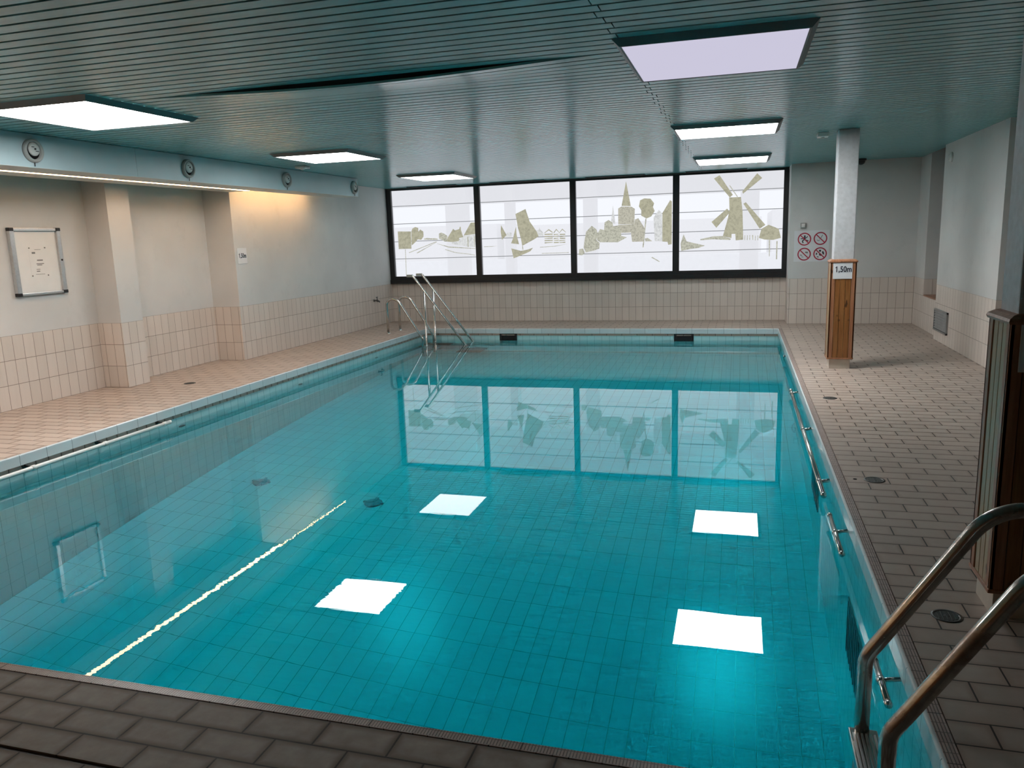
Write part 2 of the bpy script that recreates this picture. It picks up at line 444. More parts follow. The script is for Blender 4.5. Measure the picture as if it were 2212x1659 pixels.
# ------------------------------------------------------------------ windows and printed screens
FY0, FY1 = 13.80, 13.90
ztop, zg0, zg1 = 2.477, .862, 2.458
edges = [-6.43, -4.634, -2.852, -1.068, .735]                 # centres of the uprights
gl = [(-6.335,-4.688), (-4.580,-2.905), (-2.800,-1.122), (-1.014,.662)]
for i in range(4):
    m = MB(); x0, x1 = edges[i], edges[i+1]; a, b = gl[i]
    m.box(x0, a, FY0, FY1, .726, ztop); m.box(b, x1, FY0, FY1, .726, ztop)
    m.box(a, b, FY0, FY1, .726, zg0-.025); m.box(a, b, FY0+.012, FY1, zg0-.025, zg0)
    m.box(a, b, FY0, FY1, zg1, ztop)
    m.box(x0, x1, FY0-.02, FY0, .726, .80)
    struct('window_%d' % (i+1), m, M['black'], ('black framed window at the left end of the row', 'black framed window second from the left, above the steep handrails', 'black framed window second from the right', 'black framed window at the right end of the row')[i], 'window')
PRINTS = {
 'w1': [
  ('house','o',[(-6.25,1.71),(-5.98,1.7),(-5.99,1.38),(-6.25,1.38)]),
  ('tree','o',[(-5.97,1.7),(-5.95,1.75),(-5.89,1.78),(-5.83,1.76),(-5.83,1.69),(-5.79,1.73),(-5.73,1.69),(-5.73,1.6),(-5.78,1.54),(-5.85,1.55),(-5.9,1.5),(-5.98,1.44)]),
  ('tree','g',[(-5.42,1.64),(-5.37,1.66),(-5.3,1.63),(-5.25,1.59),(-5.26,1.49),(-5.31,1.49),(-5.37,1.53),(-5.42,1.55)]),
  ('tree','g',[(-5.72,1.56),(-5.66,1.57),(-5.59,1.56),(-5.51,1.56),(-5.45,1.55),(-5.45,1.53),(-5.72,1.54)]),
  ('house','o',[(-5.27,1.49),(-5.24,1.57),(-5.13,1.72),(-5.1,1.69),(-5.01,1.71),(-5.0,1.75),(-4.98,1.75),(-4.98,1.7),(-4.94,1.56),(-5.02,1.55),(-5.03,1.49),(-5.17,1.48)]),
  ('house','o',[(-4.93,1.59),(-4.78,1.82),(-4.7,1.82),(-4.7,1.61)]),
  ('house','p',[(-4.97,1.58),(-4.7,1.6),(-4.71,1.37),(-4.88,1.39),(-5.17,1.44),(-5.17,1.48),(-5.03,1.48)]),
  ('road','g',[(-5.48,1.5),(-5.47,1.49),(-6.04,1.3),(-6.05,1.31)]),
  ('road','g',[(-5.47,1.49),(-5.46,1.49),(-5.87,1.29),(-5.89,1.3)]),
  ('road','g',[(-5.46,1.46),(-5.24,1.4),(-4.71,1.35),(-4.71,1.34),(-5.24,1.38),(-5.47,1.46)]),
  ('road','g',[(-5.3,1.35),(-5.11,1.29),(-4.82,1.25),(-4.72,1.23),(-4.72,1.22),(-4.82,1.24),(-5.12,1.28),(-5.31,1.34)]),
  ('post','g',[(-6.12,1.37),(-6.11,1.37),(-6.12,0.89),(-6.13,0.89)]),
  ('post','g',[(-4.86,1.56),(-4.84,1.56),(-4.84,1.38),(-4.86,1.38)]),
  ('post','g',[(-4.73,1.57),(-4.71,1.57),(-4.72,1.37),(-4.73,1.37)]),
 ],
 'w2': [
  ('sail','o',[(-3.92,1.94),(-3.73,2.02),(-3.66,1.8),(-3.53,1.61),(-3.5,1.53),(-3.58,1.48),(-3.81,1.37),(-3.83,1.49),(-3.88,1.69)]),
  ('sail','o',[(-3.92,1.71),(-3.91,1.56),(-3.87,1.4),(-4.02,1.42),(-3.98,1.51)]),
  ('hull','o',[(-4.02,1.33),(-3.84,1.28),(-3.71,1.3),(-3.61,1.33),(-3.66,1.27),(-3.73,1.24),(-3.89,1.18),(-3.98,1.15)]),
  ('sail','o',[(-4.2,1.75),(-4.1,1.57),(-4.19,1.49),(-4.21,1.64)]),
  ('mast','g',[(-3.81,1.38),(-3.8,1.38),(-3.79,1.3),(-3.81,1.3)]),
  ('house','p',[(-3.58,1.53),(-3.58,1.62),(-3.49,1.65),(-3.48,1.69),(-3.47,1.65),(-3.41,1.59),(-3.41,1.53)]),
  ('house','p',[(-4.11,1.53),(-4.1,1.6),(-4.08,1.62),(-4.0,1.61),(-4.01,1.53)]),
  ('wave','g',[(-4.54,1.38),(-4.41,1.38),(-4.27,1.38),(-4.27,1.38),(-4.41,1.37),(-4.54,1.37)]),
  ('wave','g',[(-3.45,1.23),(-2.95,1.23),(-2.95,1.22),(-3.45,1.22)]),
  ('wave','g',[(-3.48,1.34),(-3.2,1.35),(-2.96,1.38),(-2.96,1.38),(-3.2,1.34),(-3.48,1.33)]),
  ('hut','o',[(-3.39,1.59),(-3.31,1.65),(-3.24,1.6),(-3.24,1.58),(-3.31,1.63),(-3.39,1.58)]),
  ('hut','o',[(-3.39,1.57),(-3.24,1.57),(-3.24,1.55),(-3.39,1.55)]),
  ('hut','o',[(-3.39,1.53),(-3.24,1.53),(-3.24,1.51),(-3.39,1.51)]),
  ('hut','o',[(-3.39,1.49),(-3.24,1.5),(-3.24,1.48),(-3.39,1.48)]),
  ('hut','o',[(-3.39,1.46),(-3.24,1.46),(-3.24,1.44),(-3.39,1.44)]),
  ('hut','o',[(-3.39,1.42),(-3.24,1.42),(-3.24,1.41),(-3.39,1.4)]),
  ('hut','o',[(-3.22,1.59),(-3.17,1.65),(-3.12,1.59),(-3.12,1.58),(-3.17,1.63),(-3.22,1.57)]),
  ('hut','o',[(-3.22,1.56),(-3.13,1.56),(-3.13,1.55),(-3.22,1.54)]),
  ('hut','o',[(-3.22,1.52),(-3.13,1.53),(-3.13,1.51),(-3.22,1.51)]),
  ('hut','o',[(-3.22,1.49),(-3.13,1.49),(-3.13,1.48),(-3.22,1.47)]),
  ('hut','o',[(-3.22,1.45),(-3.13,1.46),(-3.13,1.44),(-3.22,1.44)]),
  ('hut','o',[(-3.22,1.42),(-3.13,1.42),(-3.13,1.4),(-3.22,1.4)]),
  ('hut','o',[(-3.12,1.58),(-3.06,1.65),(-3.0,1.59),(-3.0,1.58),(-3.06,1.63),(-3.12,1.57)]),
  ('hut','o',[(-3.11,1.56),(-3.01,1.56),(-3.01,1.54),(-3.11,1.54)]),
  ('hut','o',[(-3.11,1.52),(-3.01,1.52),(-3.01,1.51),(-3.11,1.5)]),
  ('hut','o',[(-3.11,1.49),(-3.01,1.49),(-3.01,1.47),(-3.11,1.47)]),
  ('hut','o',[(-3.12,1.45),(-3.01,1.45),(-3.01,1.44),(-3.12,1.43)]),
  ('hut','o',[(-3.12,1.41),(-3.01,1.42),(-3.01,1.4),(-3.12,1.4)]),
 ],
 'w3': [
  ('spire','o',[(-1.92,2.41),(-1.87,2.15),(-1.84,1.99),(-2.0,2.0),(-1.97,2.15)]),
  ('tower','s',[(-2.06,1.96),(-2.0,1.99),(-1.83,1.98),(-1.77,1.94),(-1.78,1.68),(-2.06,1.69)]),
  ('church','s',[(-2.06,1.68),(-1.78,1.68),(-1.77,1.76),(-1.71,1.78),(-1.6,1.6),(-1.61,1.38),(-1.82,1.38),(-1.84,1.54),(-2.02,1.54)]),
  ('spire','p',[(-2.15,2.02),(-2.11,1.7),(-2.19,1.71)]),
  ('tree','g',[(-2.66,1.44),(-2.63,1.58),(-2.53,1.68),(-2.45,1.62),(-2.42,1.54),(-2.45,1.43),(-2.39,1.38),(-2.4,1.28),(-2.49,1.25),(-2.64,1.22),(-2.68,1.31)]),
  ('tree','g',[(-2.43,1.54),(-2.38,1.62),(-2.31,1.6),(-2.3,1.73),(-2.23,1.77),(-2.16,1.72),(-2.15,1.66),(-2.05,1.67),(-2.01,1.59),(-2.01,1.49),(-1.91,1.46),(-2.07,1.38),(-2.38,1.39),(-2.44,1.43)]),
  ('tree','g',[(-2.76,1.28),(-2.69,1.29),(-2.66,1.21),(-2.71,1.17),(-2.77,1.18)]),
  ('post','g',[(-1.59,1.77),(-1.57,1.77),(-1.62,1.28),(-1.64,1.28)]),
  ('tree','o',[(-1.7,1.98),(-1.68,2.08),(-1.61,2.11),(-1.5,2.1),(-1.44,2.02),(-1.46,1.96),(-1.43,1.89),(-1.49,1.8),(-1.57,1.77),(-1.66,1.82),(-1.66,1.91)]),
  ('house','o',[(-1.3,1.85),(-1.17,2.06),(-1.14,2.04),(-1.14,1.32),(-1.2,1.31),(-1.21,1.36),(-1.3,1.37)]),
  ('house','p',[(-1.45,1.78),(-1.36,1.91),(-1.31,1.85),(-1.3,1.37),(-1.43,1.38)]),
  ('path','g',[(-1.49,1.1),(-1.47,1.11),(-1.34,1.03),(-1.35,1.02)]),
  ('path','g',[(-1.6,1.43),(-1.55,1.44),(-1.47,1.38),(-1.59,1.38)]),
 ],
 'w4': [
  ('windmill','o',[(-0.2,2.06),(-0.01,2.06),(0.02,1.83),(0.04,1.36),(-0.08,1.35),(-0.09,1.46),(-0.15,1.46),(-0.15,1.39),(-0.29,1.43),(-0.22,1.7),(-0.19,1.85)]),
  ('blade','o',[(-0.45,2.38),(-0.36,2.43),(-0.14,2.1),(-0.19,2.06)]),
  ('blade','o',[(0.24,2.43),(0.32,2.35),(0.02,2.11),(0.01,2.15)]),
  ('blade','o',[(-0.48,1.67),(-0.23,1.88),(-0.18,1.82),(-0.4,1.57)]),
  ('blade','o',[(0.03,1.95),(0.07,1.97),(0.39,1.59),(0.3,1.53)]),
  ('blade','g',[(-0.2,2.25),(-0.19,2.26),(-0.06,2.07),(-0.07,2.06)]),
  ('tree','o',[(0.29,1.38),(0.33,1.53),(0.44,1.59),(0.6,1.52),(0.64,1.37),(0.52,1.34),(0.38,1.35)]),
  ('post','g',[(0.45,1.34),(0.47,1.34),(0.47,1.07),(0.46,1.07)]),
  ('post','g',[(0.57,1.32),(0.59,1.32),(0.59,1.02),(0.57,1.02)]),
  ('tree','g',[(-0.99,1.33),(-0.94,1.48),(-0.89,1.36),(-0.74,1.32),(-0.58,1.28),(-0.7,1.24),(-0.81,1.23),(-0.98,1.2)]),
  ('field','g',[(-0.66,1.39),(-0.45,1.43),(-0.28,1.43),(-0.16,1.38),(-0.17,1.36),(-0.45,1.38),(-0.66,1.37)]),
  ('post','g',[(0.06,1.43),(0.07,1.43),(0.07,1.35),(0.06,1.35)]),
  ('post','g',[(0.1,1.43),(0.11,1.43),(0.11,1.35),(0.1,1.35)]),
  ('post','g',[(0.14,1.43),(0.15,1.43),(0.15,1.35),(0.14,1.35)]),
  ('post','g',[(0.18,1.43),(0.2,1.43),(0.2,1.35),(0.19,1.35)]),
  ('post','g',[(0.23,1.42),(0.24,1.42),(0.24,1.34),(0.23,1.34)]),
  ('post','g',[(0.27,1.42),(0.28,1.42),(0.28,1.34),(0.27,1.34)]),
 ],
}
SCREEN_LABELS = ['white window screen printed with a village street and thatched houses', 'white window screen printed with a sailing boat and striped beach huts',
    'white window screen printed with a church spire and round tree', 'white window screen printed with a large windmill']
SEAMS = [2.172, 1.845, 1.518, 1.193]
for i in range(4):
    a, b = gl[i]; cx = (a+b)/2
    t = thing('printed_screen', SCREEN_LABELS[i], 'window screen', (cx, 13.86, zg0), 'printed screens in the window row')
    obj('screen_fabric', MB().box(a+.001, b-.001, 13.856, 13.860, zg0+.001, zg1-.001), M['fabric'], t)
    for z in SEAMS: obj('seam', MB().box(a+.001, b-.001, 13.851, 13.8555, z-.006, z+.006), M['seam'], t)
    for (n, k, pts) in PRINTS['w%d' % (i+1)]:
        pts = [(min(max(x, a+.003), b-.003), z) for x, z in pts]
        obj('printed_'+n, MB().poly(pts, 'y', 13.846 if k in 'og' else 13.848, 13.850), M['p_'+k], t)

# ------------------------------------------------------------------ the pool
BX0, BX1, BY0, BY1 = XL-.02, XR+.035, YN-.02, YF+.02           # inner faces of the basin walls
def zfloor(y):
    P = [(1.9,-2.78),(4,-2.56),(7,-2.25),(9,-2.05),(12.7,-1.5)]
    for (y0, z0), (y1, z1) in zip(P, P[1:]):
        if y <= y1: return z0+(z1-z0)*(y-y0)/(y1-y0)
pool = thing('swimming_pool', 'sunken rectangular pool lined with turquoise tiles, filling most of the room', 'swimming pool', (-2.3, 7.3, 0))
b = MB(); T = .2
b.box(BX0-T, BX0, BY0-T, BY1+T, -3, -.085); b.box(BX1, BX1+T, BY0-T, BY1+T, -3, -.085)
b.box(BX0, BX1, BY0-T, BY0, -3, -.085); b.box(BX0, BX1, BY1, BY1+T, -3, -.085)
obj('basin_wall', b, M['pool_wall'], pool)
b = MB(); ys = [1.9, 4, 7, 9, 12.75]
vs = []
for y in ys: vs += [(BX0-.1, y, zfloor(min(y, 12.7))), (BX1+.1, y, zfloor(min(y, 12.7))), (BX1+.1, y, -3.05), (BX0-.1, y, -3.05)]
fs = [(0,1,2,3), (16,19,18,17)]
for q in range(4):
    for r in range(4): fs.append((q*4+r, q*4+4+r, q*4+4+(r+1)%4, q*4+(r+1)%4))
b.add(vs, fs); obj('basin_floor', b, M['pool_floor'], pool)
# coping: glazed nosing with a rounded lip on all four sides
def nosing(mb, along, c0, c1, inner, out, sgn):
    """inner = coordinate of the pool side face; sgn points away from the pool"""
    prof = [(inner, -.085), (inner, -.012)]
    for q in range(1, 6): a = PI/2*q/5; prof.append((inner+sgn*(.010-.010*math.cos(a)), -.012+.011*math.sin(a)))
    prof += [(out, -.001), (out, -.085)]
    mb.poly(prof, along, c0, c1)
c = MB()
nosing(c, 'y', YN, YF, XL, XL-.03, -1)
c.poly([(YF,-.085),(YF,-.012),(YF+.004,-.005),(YF+.010,-.001),(YF+.03,-.001),(YF+.03,-.085)], 'x', XL-.03, XR+.02)
nosing(c, 'y', YN, YF, XR-.008, XR+.03, 1)
c.poly([(YN,-.085),(YN,-.012),(YN-.004,-.005),(YN-.010,-.001),(YN-.03,-.001),(YN-.03,-.085)], 'x', XL-.03, XR+.02)
obj('coping', c, M['glaze'], pool, 'pale glazed coping tiles along the pool edge')
g = MB()
g.poly([(XR+.004,.0004),(XR+.0455,.0012),(XR+.0455,-.03),(XR+.004,-.03)], 'y', 1.995, YF)
g.poly([(YN-.005,.0004),(1.9915,.0012),(1.9915,-.03),(YN-.005,-.03)], 'x', XL-.012, XR+.0455)
obj('ribbed_edge', g, M['grip'], pool, 'ribbed brown edge tiles on the near and right sides')
# skimmers in the far wall
for x0, x1 in ((-3.935,-3.63), (-.999,-.692)):
    s = MB(); y = BY1
    s.box(x0, x1, y-.016, y-.002, -.100, -.088); s.box(x0, x1, y-.016, y-.002, -.30, -.288)
    s.box(x0, x0+.022, y-.016, y-.002, -.30, -.088); s.box(x1-.022, x1, y-.016, y-.002, -.30, -.088)
    s.box(x0+.032, x0+.040, y-.014, y-.004, -.29, -.10); s.box(x1-.040, x1-.032, y-.014, y-.004, -.29, -.10)
    sk = obj('skimmer', s, M['black'], pool)
    obj('opening', MB().box(x0+.002, x1-.002, y-.006, y+.001, -.296, -.09), M['dark'], sk)
    for xx in (x0+.027, x1-.027):
        for zz in (-.115, -.165): obj('screw', MB().lathe([(.005, 0), (.006, .004), (0, .005)], (xx, y-.0055, zz), '-y', 10), M['steel'], sk)
# dark grilles below the waterline in the right wall
for y0, y1, z0, z1 in ((6.22,6.76,-1.6,-1.11), (3.88,4.41,-1.6,-.99)):
    s = MB(); x = BX1-.006
    s.box(x, BX1+.001, y0, y1, z0, z1)
    gr = obj('underwater_grille', s, M['teal_plastic'], pool)
    sl = MB()
    for q in range(9): yy = y0+.03+(y1-y0-.06)*q/8; sl.box(x-.003, x, yy-.006, yy+.006, z0+.02, z1-.02)
    obj('slat', sl, M['teal_plastic'], gr)
for x, y in ((-4.60,6.52), (-3.29,6.37)):
    zf = zfloor(y); s = MB().lathe([(.085,-.03),(.085,.012),(.07,.02),(.02,.022),(0,.022)], (x, y, zf), 'z', 24)
    n = obj('floor_inlet', s, M['inlet'], pool)
    q = MB().box(x-.10, x+.10, y-.012, y+.012, zf+.0, zf+.028).box(x-.012, x+.012, y-.10, y+.10, zf, zf+.028); obj('cross_bar', q, M['inlet'], n)
for y in (6.29, 8.49, 10.66):
    n = obj('wall_inlet', MB().lathe([(.042,-.004),(.042,.012),(.03,.02),(.012,.022),(0,.02)], (BX0, y, -.30), 'x', 20), M['dark'], pool)

# ------------------------------------------------------------------ water
def water_mat():
    t = NT('clear_pool_water'); t.t.nodes.remove(t.b); g, p = t.pos()
    gl = t.n('BsdfGlass', Roughness=0.0, IOR=1.333)
    a = t.noise(t.xyz(t.math('MULTIPLY', p[0], .8), p[1], 0), 3.0, 1, .5)
    b = t.noise(t.xyz(t.math('MULTIPLY', p[0], 1.6), t.math('MULTIPLY', p[1], 20), 3.7), 1, 2, .5)
    patch = t.ramp(t.noise(t.xyz(t.math('MULTIPLY', p[0], .5), p[1], 9.1), .45, 2), [(.45, (0,)*3), (.62, (1,)*3)])
    h = t.math('ADD', t.math('MULTIPLY', a, .6), t.math('MULTIPLY', t.math('MULTIPLY', b, patch), 1.7))
    bp = t.n('Bump', Strength=1.0, Distance=.00007); t.l(h, bp.inputs['Height']); t.l(bp.outputs[0], gl.inputs['Normal'])
    t.l(gl.outputs[0], t.out.inputs['Surface'])
    v = t.n('VolumeAbsorption', Density=.85); v.inputs['Color'].default_value = (.0,.955,.992,1); t.l(v.outputs[0], t.out.inputs['Volume'])
    return t.mat
wm = MB().box(BX0-.05, BX1+.05, BY0-.05, BY1+.05, -3.02, WATER)
o = obj('pool_water', wm, water_mat()); tag(o, 'clear turquoise water filling the tiled pool', 'water', kind='stuff')

# ------------------------------------------------------------------ ceiling lamps
def lamp(x0, x1, y0, y1, mat, label):
    zb = 2.466; d = .036
    t = thing('ceiling_light', label, 'ceiling light', ((x0+x1)/2, (y0+y1)/2, zb), 'square ceiling lights over the pool')
    m = MB(); e = .010
    a = [(x0-d-e, y0-d-e), (x1+d+e, y0-d-e), (x1+d+e, y1+d+e), (x0-d-e, y1+d+e)]
    b = [(x0-e, y0-e), (x1+e, y0-e), (x1+e, y1+e), (x0-e, y1+e)]
    c = [(x0, y0), (x1, y0), (x1, y1), (x0, y1)]
    vs = [(x, y, CEIL+.001) for x, y in a] + [(x, y, zb) for x, y in b] + [(x, y, zb) for x, y in c] + [(x, y, zb+.02) for x, y in c]
    fs = []
    for r in range(3):
        for q in range(4): fs.append((r*4+q, r*4+(q+1)%4, r*4+4+(q+1)%4, r*4+4+q))
    m.add(vs, fs); obj('frame', m, M['frame'], t)
    obj('diffuser', MB().box(x0+.0005, x1-.0005, y0+.0005, y1-.0005, zb+.003, zb+.008), mat, t)
lamp(-.62, .305, 4.32, 5.33, M['lamp_dim'], 'dim lilac square ceiling light over the near right of the pool')
lamp(-5.01, -4.09, 4.32, 5.34, M['lamp_a'], 'bright square ceiling light nearest on the left, beside the first air nozzle')
lamp(-.62, .31, 7.87, 8.68, M['lamp_r'], 'bright square ceiling light in front of the far wooden column, middle of the right row')
lamp(-4.93, -4.06, 7.80, 8.65, M['lamp_b'], 'bright square ceiling light beside the third air nozzle, middle of the left row')
lamp(-.605, .33, 11.20, 12.17, M['lamp_d'], 'bright square ceiling light just before the windmill window')
lamp(-4.97, -4.11, 11.20, 12.15, M['lamp_c'], 'bright square ceiling light just before the village street window')

# linear air slots in front of the windows
VL = ['slotted ceiling vent in front of the village street window', 'slotted ceiling vent in front of the sailing boat window', 'slotted ceiling vent in front of the church window', 'slotted ceiling vent in front of the windmill window']
for (x0, x1), lb in zip(((-5.92,-4.92),(-4.33,-3.29),(-2.60,-1.55),(-.92,.10)), VL):
    t = thing('ceiling_vent', lb, 'vent', ((x0+x1)/2, 13.66, CEIL), 'slotted vents along the window row')
    obj('frame', MB().box(x0, x1, 13.54, 13.78, CEIL-.005, CEIL+.001), M['boards'], t)
    for y in (13.58, 13.655, 13.73): obj('slot', MB().box(x0+.02, x1-.02, y-.016, y+.016, CEIL-.013, CEIL-.004), M['dark'], t)

# ------------------------------------------------------------------ duct with warm strip light along the left wall
DX, DZ = -5.73, 2.222
t = thing('ventilation_duct', 'long pale blue boxed air duct under the ceiling along the left wall', 'duct', (-5.9, 4, DZ))
m = MB(); ys = [-3.2, 1.9, 6.60, 11.30]
for a, b in zip(ys, ys[1:]): m.box(-6.08, DX, a+.002, b-.002, DZ+.003, CEIL-.004)
obj('duct_panel', m, M['duct'], t)
obj('duct_underside', MB().box(-6.08, DX-.001, -3.2, 11.30, DZ, DZ+.003), M['soffit'], t)
t = thing('soffit_board', 'pale board behind the warm strip light, bridging the wall piers', 'board', (-6.29, 3, DZ))
obj('board', MB().box(-6.43, -6.143, -3.2, 9.0, DZ-.002, DZ+.014), M['soffit'], t)
obj('rear_lip', MB().box(-6.43, -6.415, -3.2, 9.0, DZ+.014, DZ+.20), M['soffit'], t)
t = thing('strip_light', 'warm glowing strip light in the slot under the duct', 'strip light', (-6.108, 4, DZ))
obj('light_cover', MB().box(-6.140, -6.0825, -3.1, 8.98, DZ+.001, DZ+.007), M['strip'], t)
obj('light_tube', MB().tube([(-6.115, 9.05, DZ+.030), (-6.115, 10.88, DZ+.030)], .011, seg=10), M['cove'], t)
obj('end_cap', MB().tube([(-6.115, 10.88, DZ+.030), (-6.115, 10.93, DZ+.030)], .013, seg=10), M['white_plastic'], t)
for yy in (-2, 0, 2, 4, 6, 8, 10): obj('clip', MB().box(-6.106, -6.0795, yy-.01, yy+.01, DZ+.007, DZ+.030), M['white_plastic'], t)
# round air nozzles
x = DX
nz = thing('air_nozzle', 'large round air nozzle nearest on the pale blue duct', 'air nozzle', (x, 5.405, 2.36), 'round air nozzles along the duct')
obj('ring', MB().lathe([(.098,0),(.098,.012),(.094,.026),(.084,.034),(.074,.03),(.070,.018),(.070,.002)], (x, 5.405, 2.36), 'x', 40), M['grey_plastic'], nz)
obj('throat', MB().lathe([(.0695,.003),(.0,.0035)], (x, 5.405, 2.36), 'x', 32), M['dark'], nz)
d = obj('disc', MB().lathe([(.056,.014),(.056,.022),(.048,.030),(.02,.033),(0,.033)], (x, 5.405, 2.372), 'x', 32), M['soffit'], nz)
obj('spindle', MB().lathe([(.008,.033),(.008,.040),(0,.041)], (x, 5.405, 2.372), 'x', 12).box(x+.031, x+.0345, 5.375, 5.40, 2.385, 2.391).box(x+.031, x+.0345, 5.41, 5.44, 2.352, 2.358), M['black'], d)
obj('pull_cord', MB().tube([(x+.012, 5.405, 2.266), (x+.010, 5.405, 2.232)], .0035, seg=8), M['black'], nz)
for y, lb in ((7.35, 'round air nozzle second from the viewer on the pale blue duct'), (9.275, 'round air nozzle above the glowing wall, second from the duct end'), (11.16, 'round air nozzle at the far end of the duct, nearest the windows')):
    dup(nz, (x, y, 2.36-.003), lb)

# ------------------------------------------------------------------ columns with wooden casing
def column(cx, cy, label):
    t = thing('column', label, 'column', (cx, cy, 0), 'white columns with wooden casing')
    hs, hc, z0, z1 = .101, .125, .105, 1.150
    obj('shaft', MB().bbox(cx-hs, cx+hs, cy-hs, cy+hs, 1.12, CEIL-.001, .008), M['column'], t)
    obj('plinth', MB().box(cx-hc+.020, cx+hc-.020, cy-hc+.020, cy+hc-.020, 0, .11), M['plinth'], t)
    obj('core', MB().box(cx-hc+.010, cx+hc-.010, cy-hc+.010, cy+hc-.010, z0, z1), M['dark'], t)
    pw = .052; xs = [-.080, -.027, .026]                     # three planks a side between the corner strips
    fr = MB(); sd = MB()
    for u in xs:
        fr.bbox(cx+u+.001, cx+u+pw-.0005, cy-hc, cy-hc+.014, z0+.012, z1, .0025); fr.bbox(cx+u+.001, cx+u+pw-.0005, cy+hc-.014, cy+hc, z0+.012, z1, .0025)
        sd.bbox(cx-hc, cx-hc+.014, cy+u+.001, cy+u+pw-.0025, z0+.012, z1, .0025); sd.bbox(cx+hc-.014, cx+hc, cy+u+.001, cy+u+pw-.0025, z0+.012, z1, .0025)
    obj('planking', fr, M['wood'], t, 'brown stained planks on the front and back')
    obj('planking', sd, M['wood_lit'], t, 'planks on the sides, coloured paler as if lit')
    for sx in (-1, 1):
        for sy in (-1, 1):
            a, b = sorted((cx+sx*.081, cx+sx*(hc+.004))); c, d = sorted((cy+sy*.081, cy+sy*(hc+.004)))
            k = MB(); k.bbox(a, b, *sorted((cy+sy*(hc-.012), cy+sy*(hc+.004))), z0+.010, z1, .003); k.bbox(*sorted((cx+sx*(hc-.012), cx+sx*(hc+.004))), c, d, z0+.010, z1, .003)
            obj('corner_strip', k, M['wood_trim'], t)
    k = MB(); r = hc+.010
    prof = [(r, z1-.012), (r+.004, z1-.002), (r, z1+.008), (r-.018, z1+.020), (hs+.001, z1+.024)]
    vs = []; 
    for (q, z) in prof: vs += [(cx-q, cy-q, z), (cx+q, cy-q, z), (cx+q, cy+q, z), (cx-q, cy+q, z)]
    fs = [(0,3,2,1), (16,17,18,19)]
    for i in range(4):
        for q in range(4): fs.append((i*4+q, i*4+(q+1)%4, i*4+4+(q+1)%4, i*4+4+q))
    k.add(vs, fs); obj('cap_moulding', k, M['wood_trim'], t)
    k = MB().bbox(cx-r+.002, cx+r-.002, cy-r+.002, cy+r-.002, z0, z0+.016, .004); obj('base_moulding', k, M['wood_trim'], t)
    return t
column(1.0525, 9.085, 'white column with brown wooden casing and depth sign, before the far wall')
column(1.0675, 3.30, 'large shaded column with wooden casing beside the near handrails')

# ------------------------------------------------------------------ signs
def lettering(text, size, sx, origin, facing, mat, parent, name='lettering'):
    cu = bpy.data.curves.new(name, 'FONT'); cu.body = text; cu.size = size; cu.align_x = 'CENTER'; cu.align_y = 'CENTER'; cu.extrude = .0008; cu.offset = size*.022; cu.space_character = 1.05
    o = bpy.data.objects.new('tmp_text', cu); COL.objects.link(o)
    me = bpy.data.meshes.new_from_object(o); bpy.data.objects.remove(o); bpy.data.curves.remove(cu)
    me.name = name; me.materials.clear(); me.materials.append(mat)
    # the figure 1 gets its flag
    mx = min(v.co.x for v in me.vertices); top = max(v.co.y for v in me.vertices if v.co.x < mx+size*.14); zz = max(v.co.z for v in me.vertices)
    bm = bmesh.new(); bm.from_mesh(me); th = size*.105
    fl = [(mx+size*.02, top), (mx+size*.02, top-th*1.3), (mx-size*.14, top-th*2.5), (mx-size*.14, top-th*1.4)]
    fv = [bm.verts.new((px, py, z)) for z in (zz, -zz) for px, py in fl]
    bm.faces.new(fv[:4][::-1]); bm.faces.new(fv[4:])
    for i in range(4): bm.faces.new((fv[i], fv[(i+1) % 4], fv[4+(i+1) % 4], fv[4+i]))
    bmesh.ops.recalc_face_normals(bm, faces=list(bm.faces)); bm.to_mesh(me); bm.free()
    off = Vector(origin) - (parent.location if parent else Vector((0,0,0)))
    for v in me.vertices:
        x, y, z = v.co; x *= sx
        v.co = off + (Vector((x, -z, y)) if facing == '-y' else Vector((z, x, y)))
    q = bpy.data.objects.new(name, me); COL.objects.link(q); q.parent = parent; return q
t = thing('depth_sign', 'square white sign reading 1,50m on the far column', 'sign', (1.043, 8.955, 1.062), 'white depth signs')
obj('plate', MB().bbox(.948, 1.139, 8.9545, 8.9595, .968, 1.152, .0015), M['plaque'], t)
lettering('1,50m', .083, .76, (1.050, 8.9535, 1.066), '-y', M['ink'], t)
t = thing('depth_sign', 'small white sign reading 1,50m on the left wall beside the second pier', 'sign', (-6.432, 9.17, 1.395), 'white depth signs')
obj('plate', MB().bbox(-6.434, -6.429, 9.072, 9.275, 1.292, 1.498, .0015), M['plaque'], t)
lettering('1,50m', .083, .76, (-6.4282, 9.178, 1.395), '+x', M['ink'], t)
t = thing('depth_sign', 'grey white sign plate on the front of the shaded near column', 'sign', (1.07, 3.17, 1.06), 'white depth signs')
obj('plate', MB().bbox(.972, 1.165, 3.1675, 3.1735, .965, 1.158, .0015), M['plaque'], t)

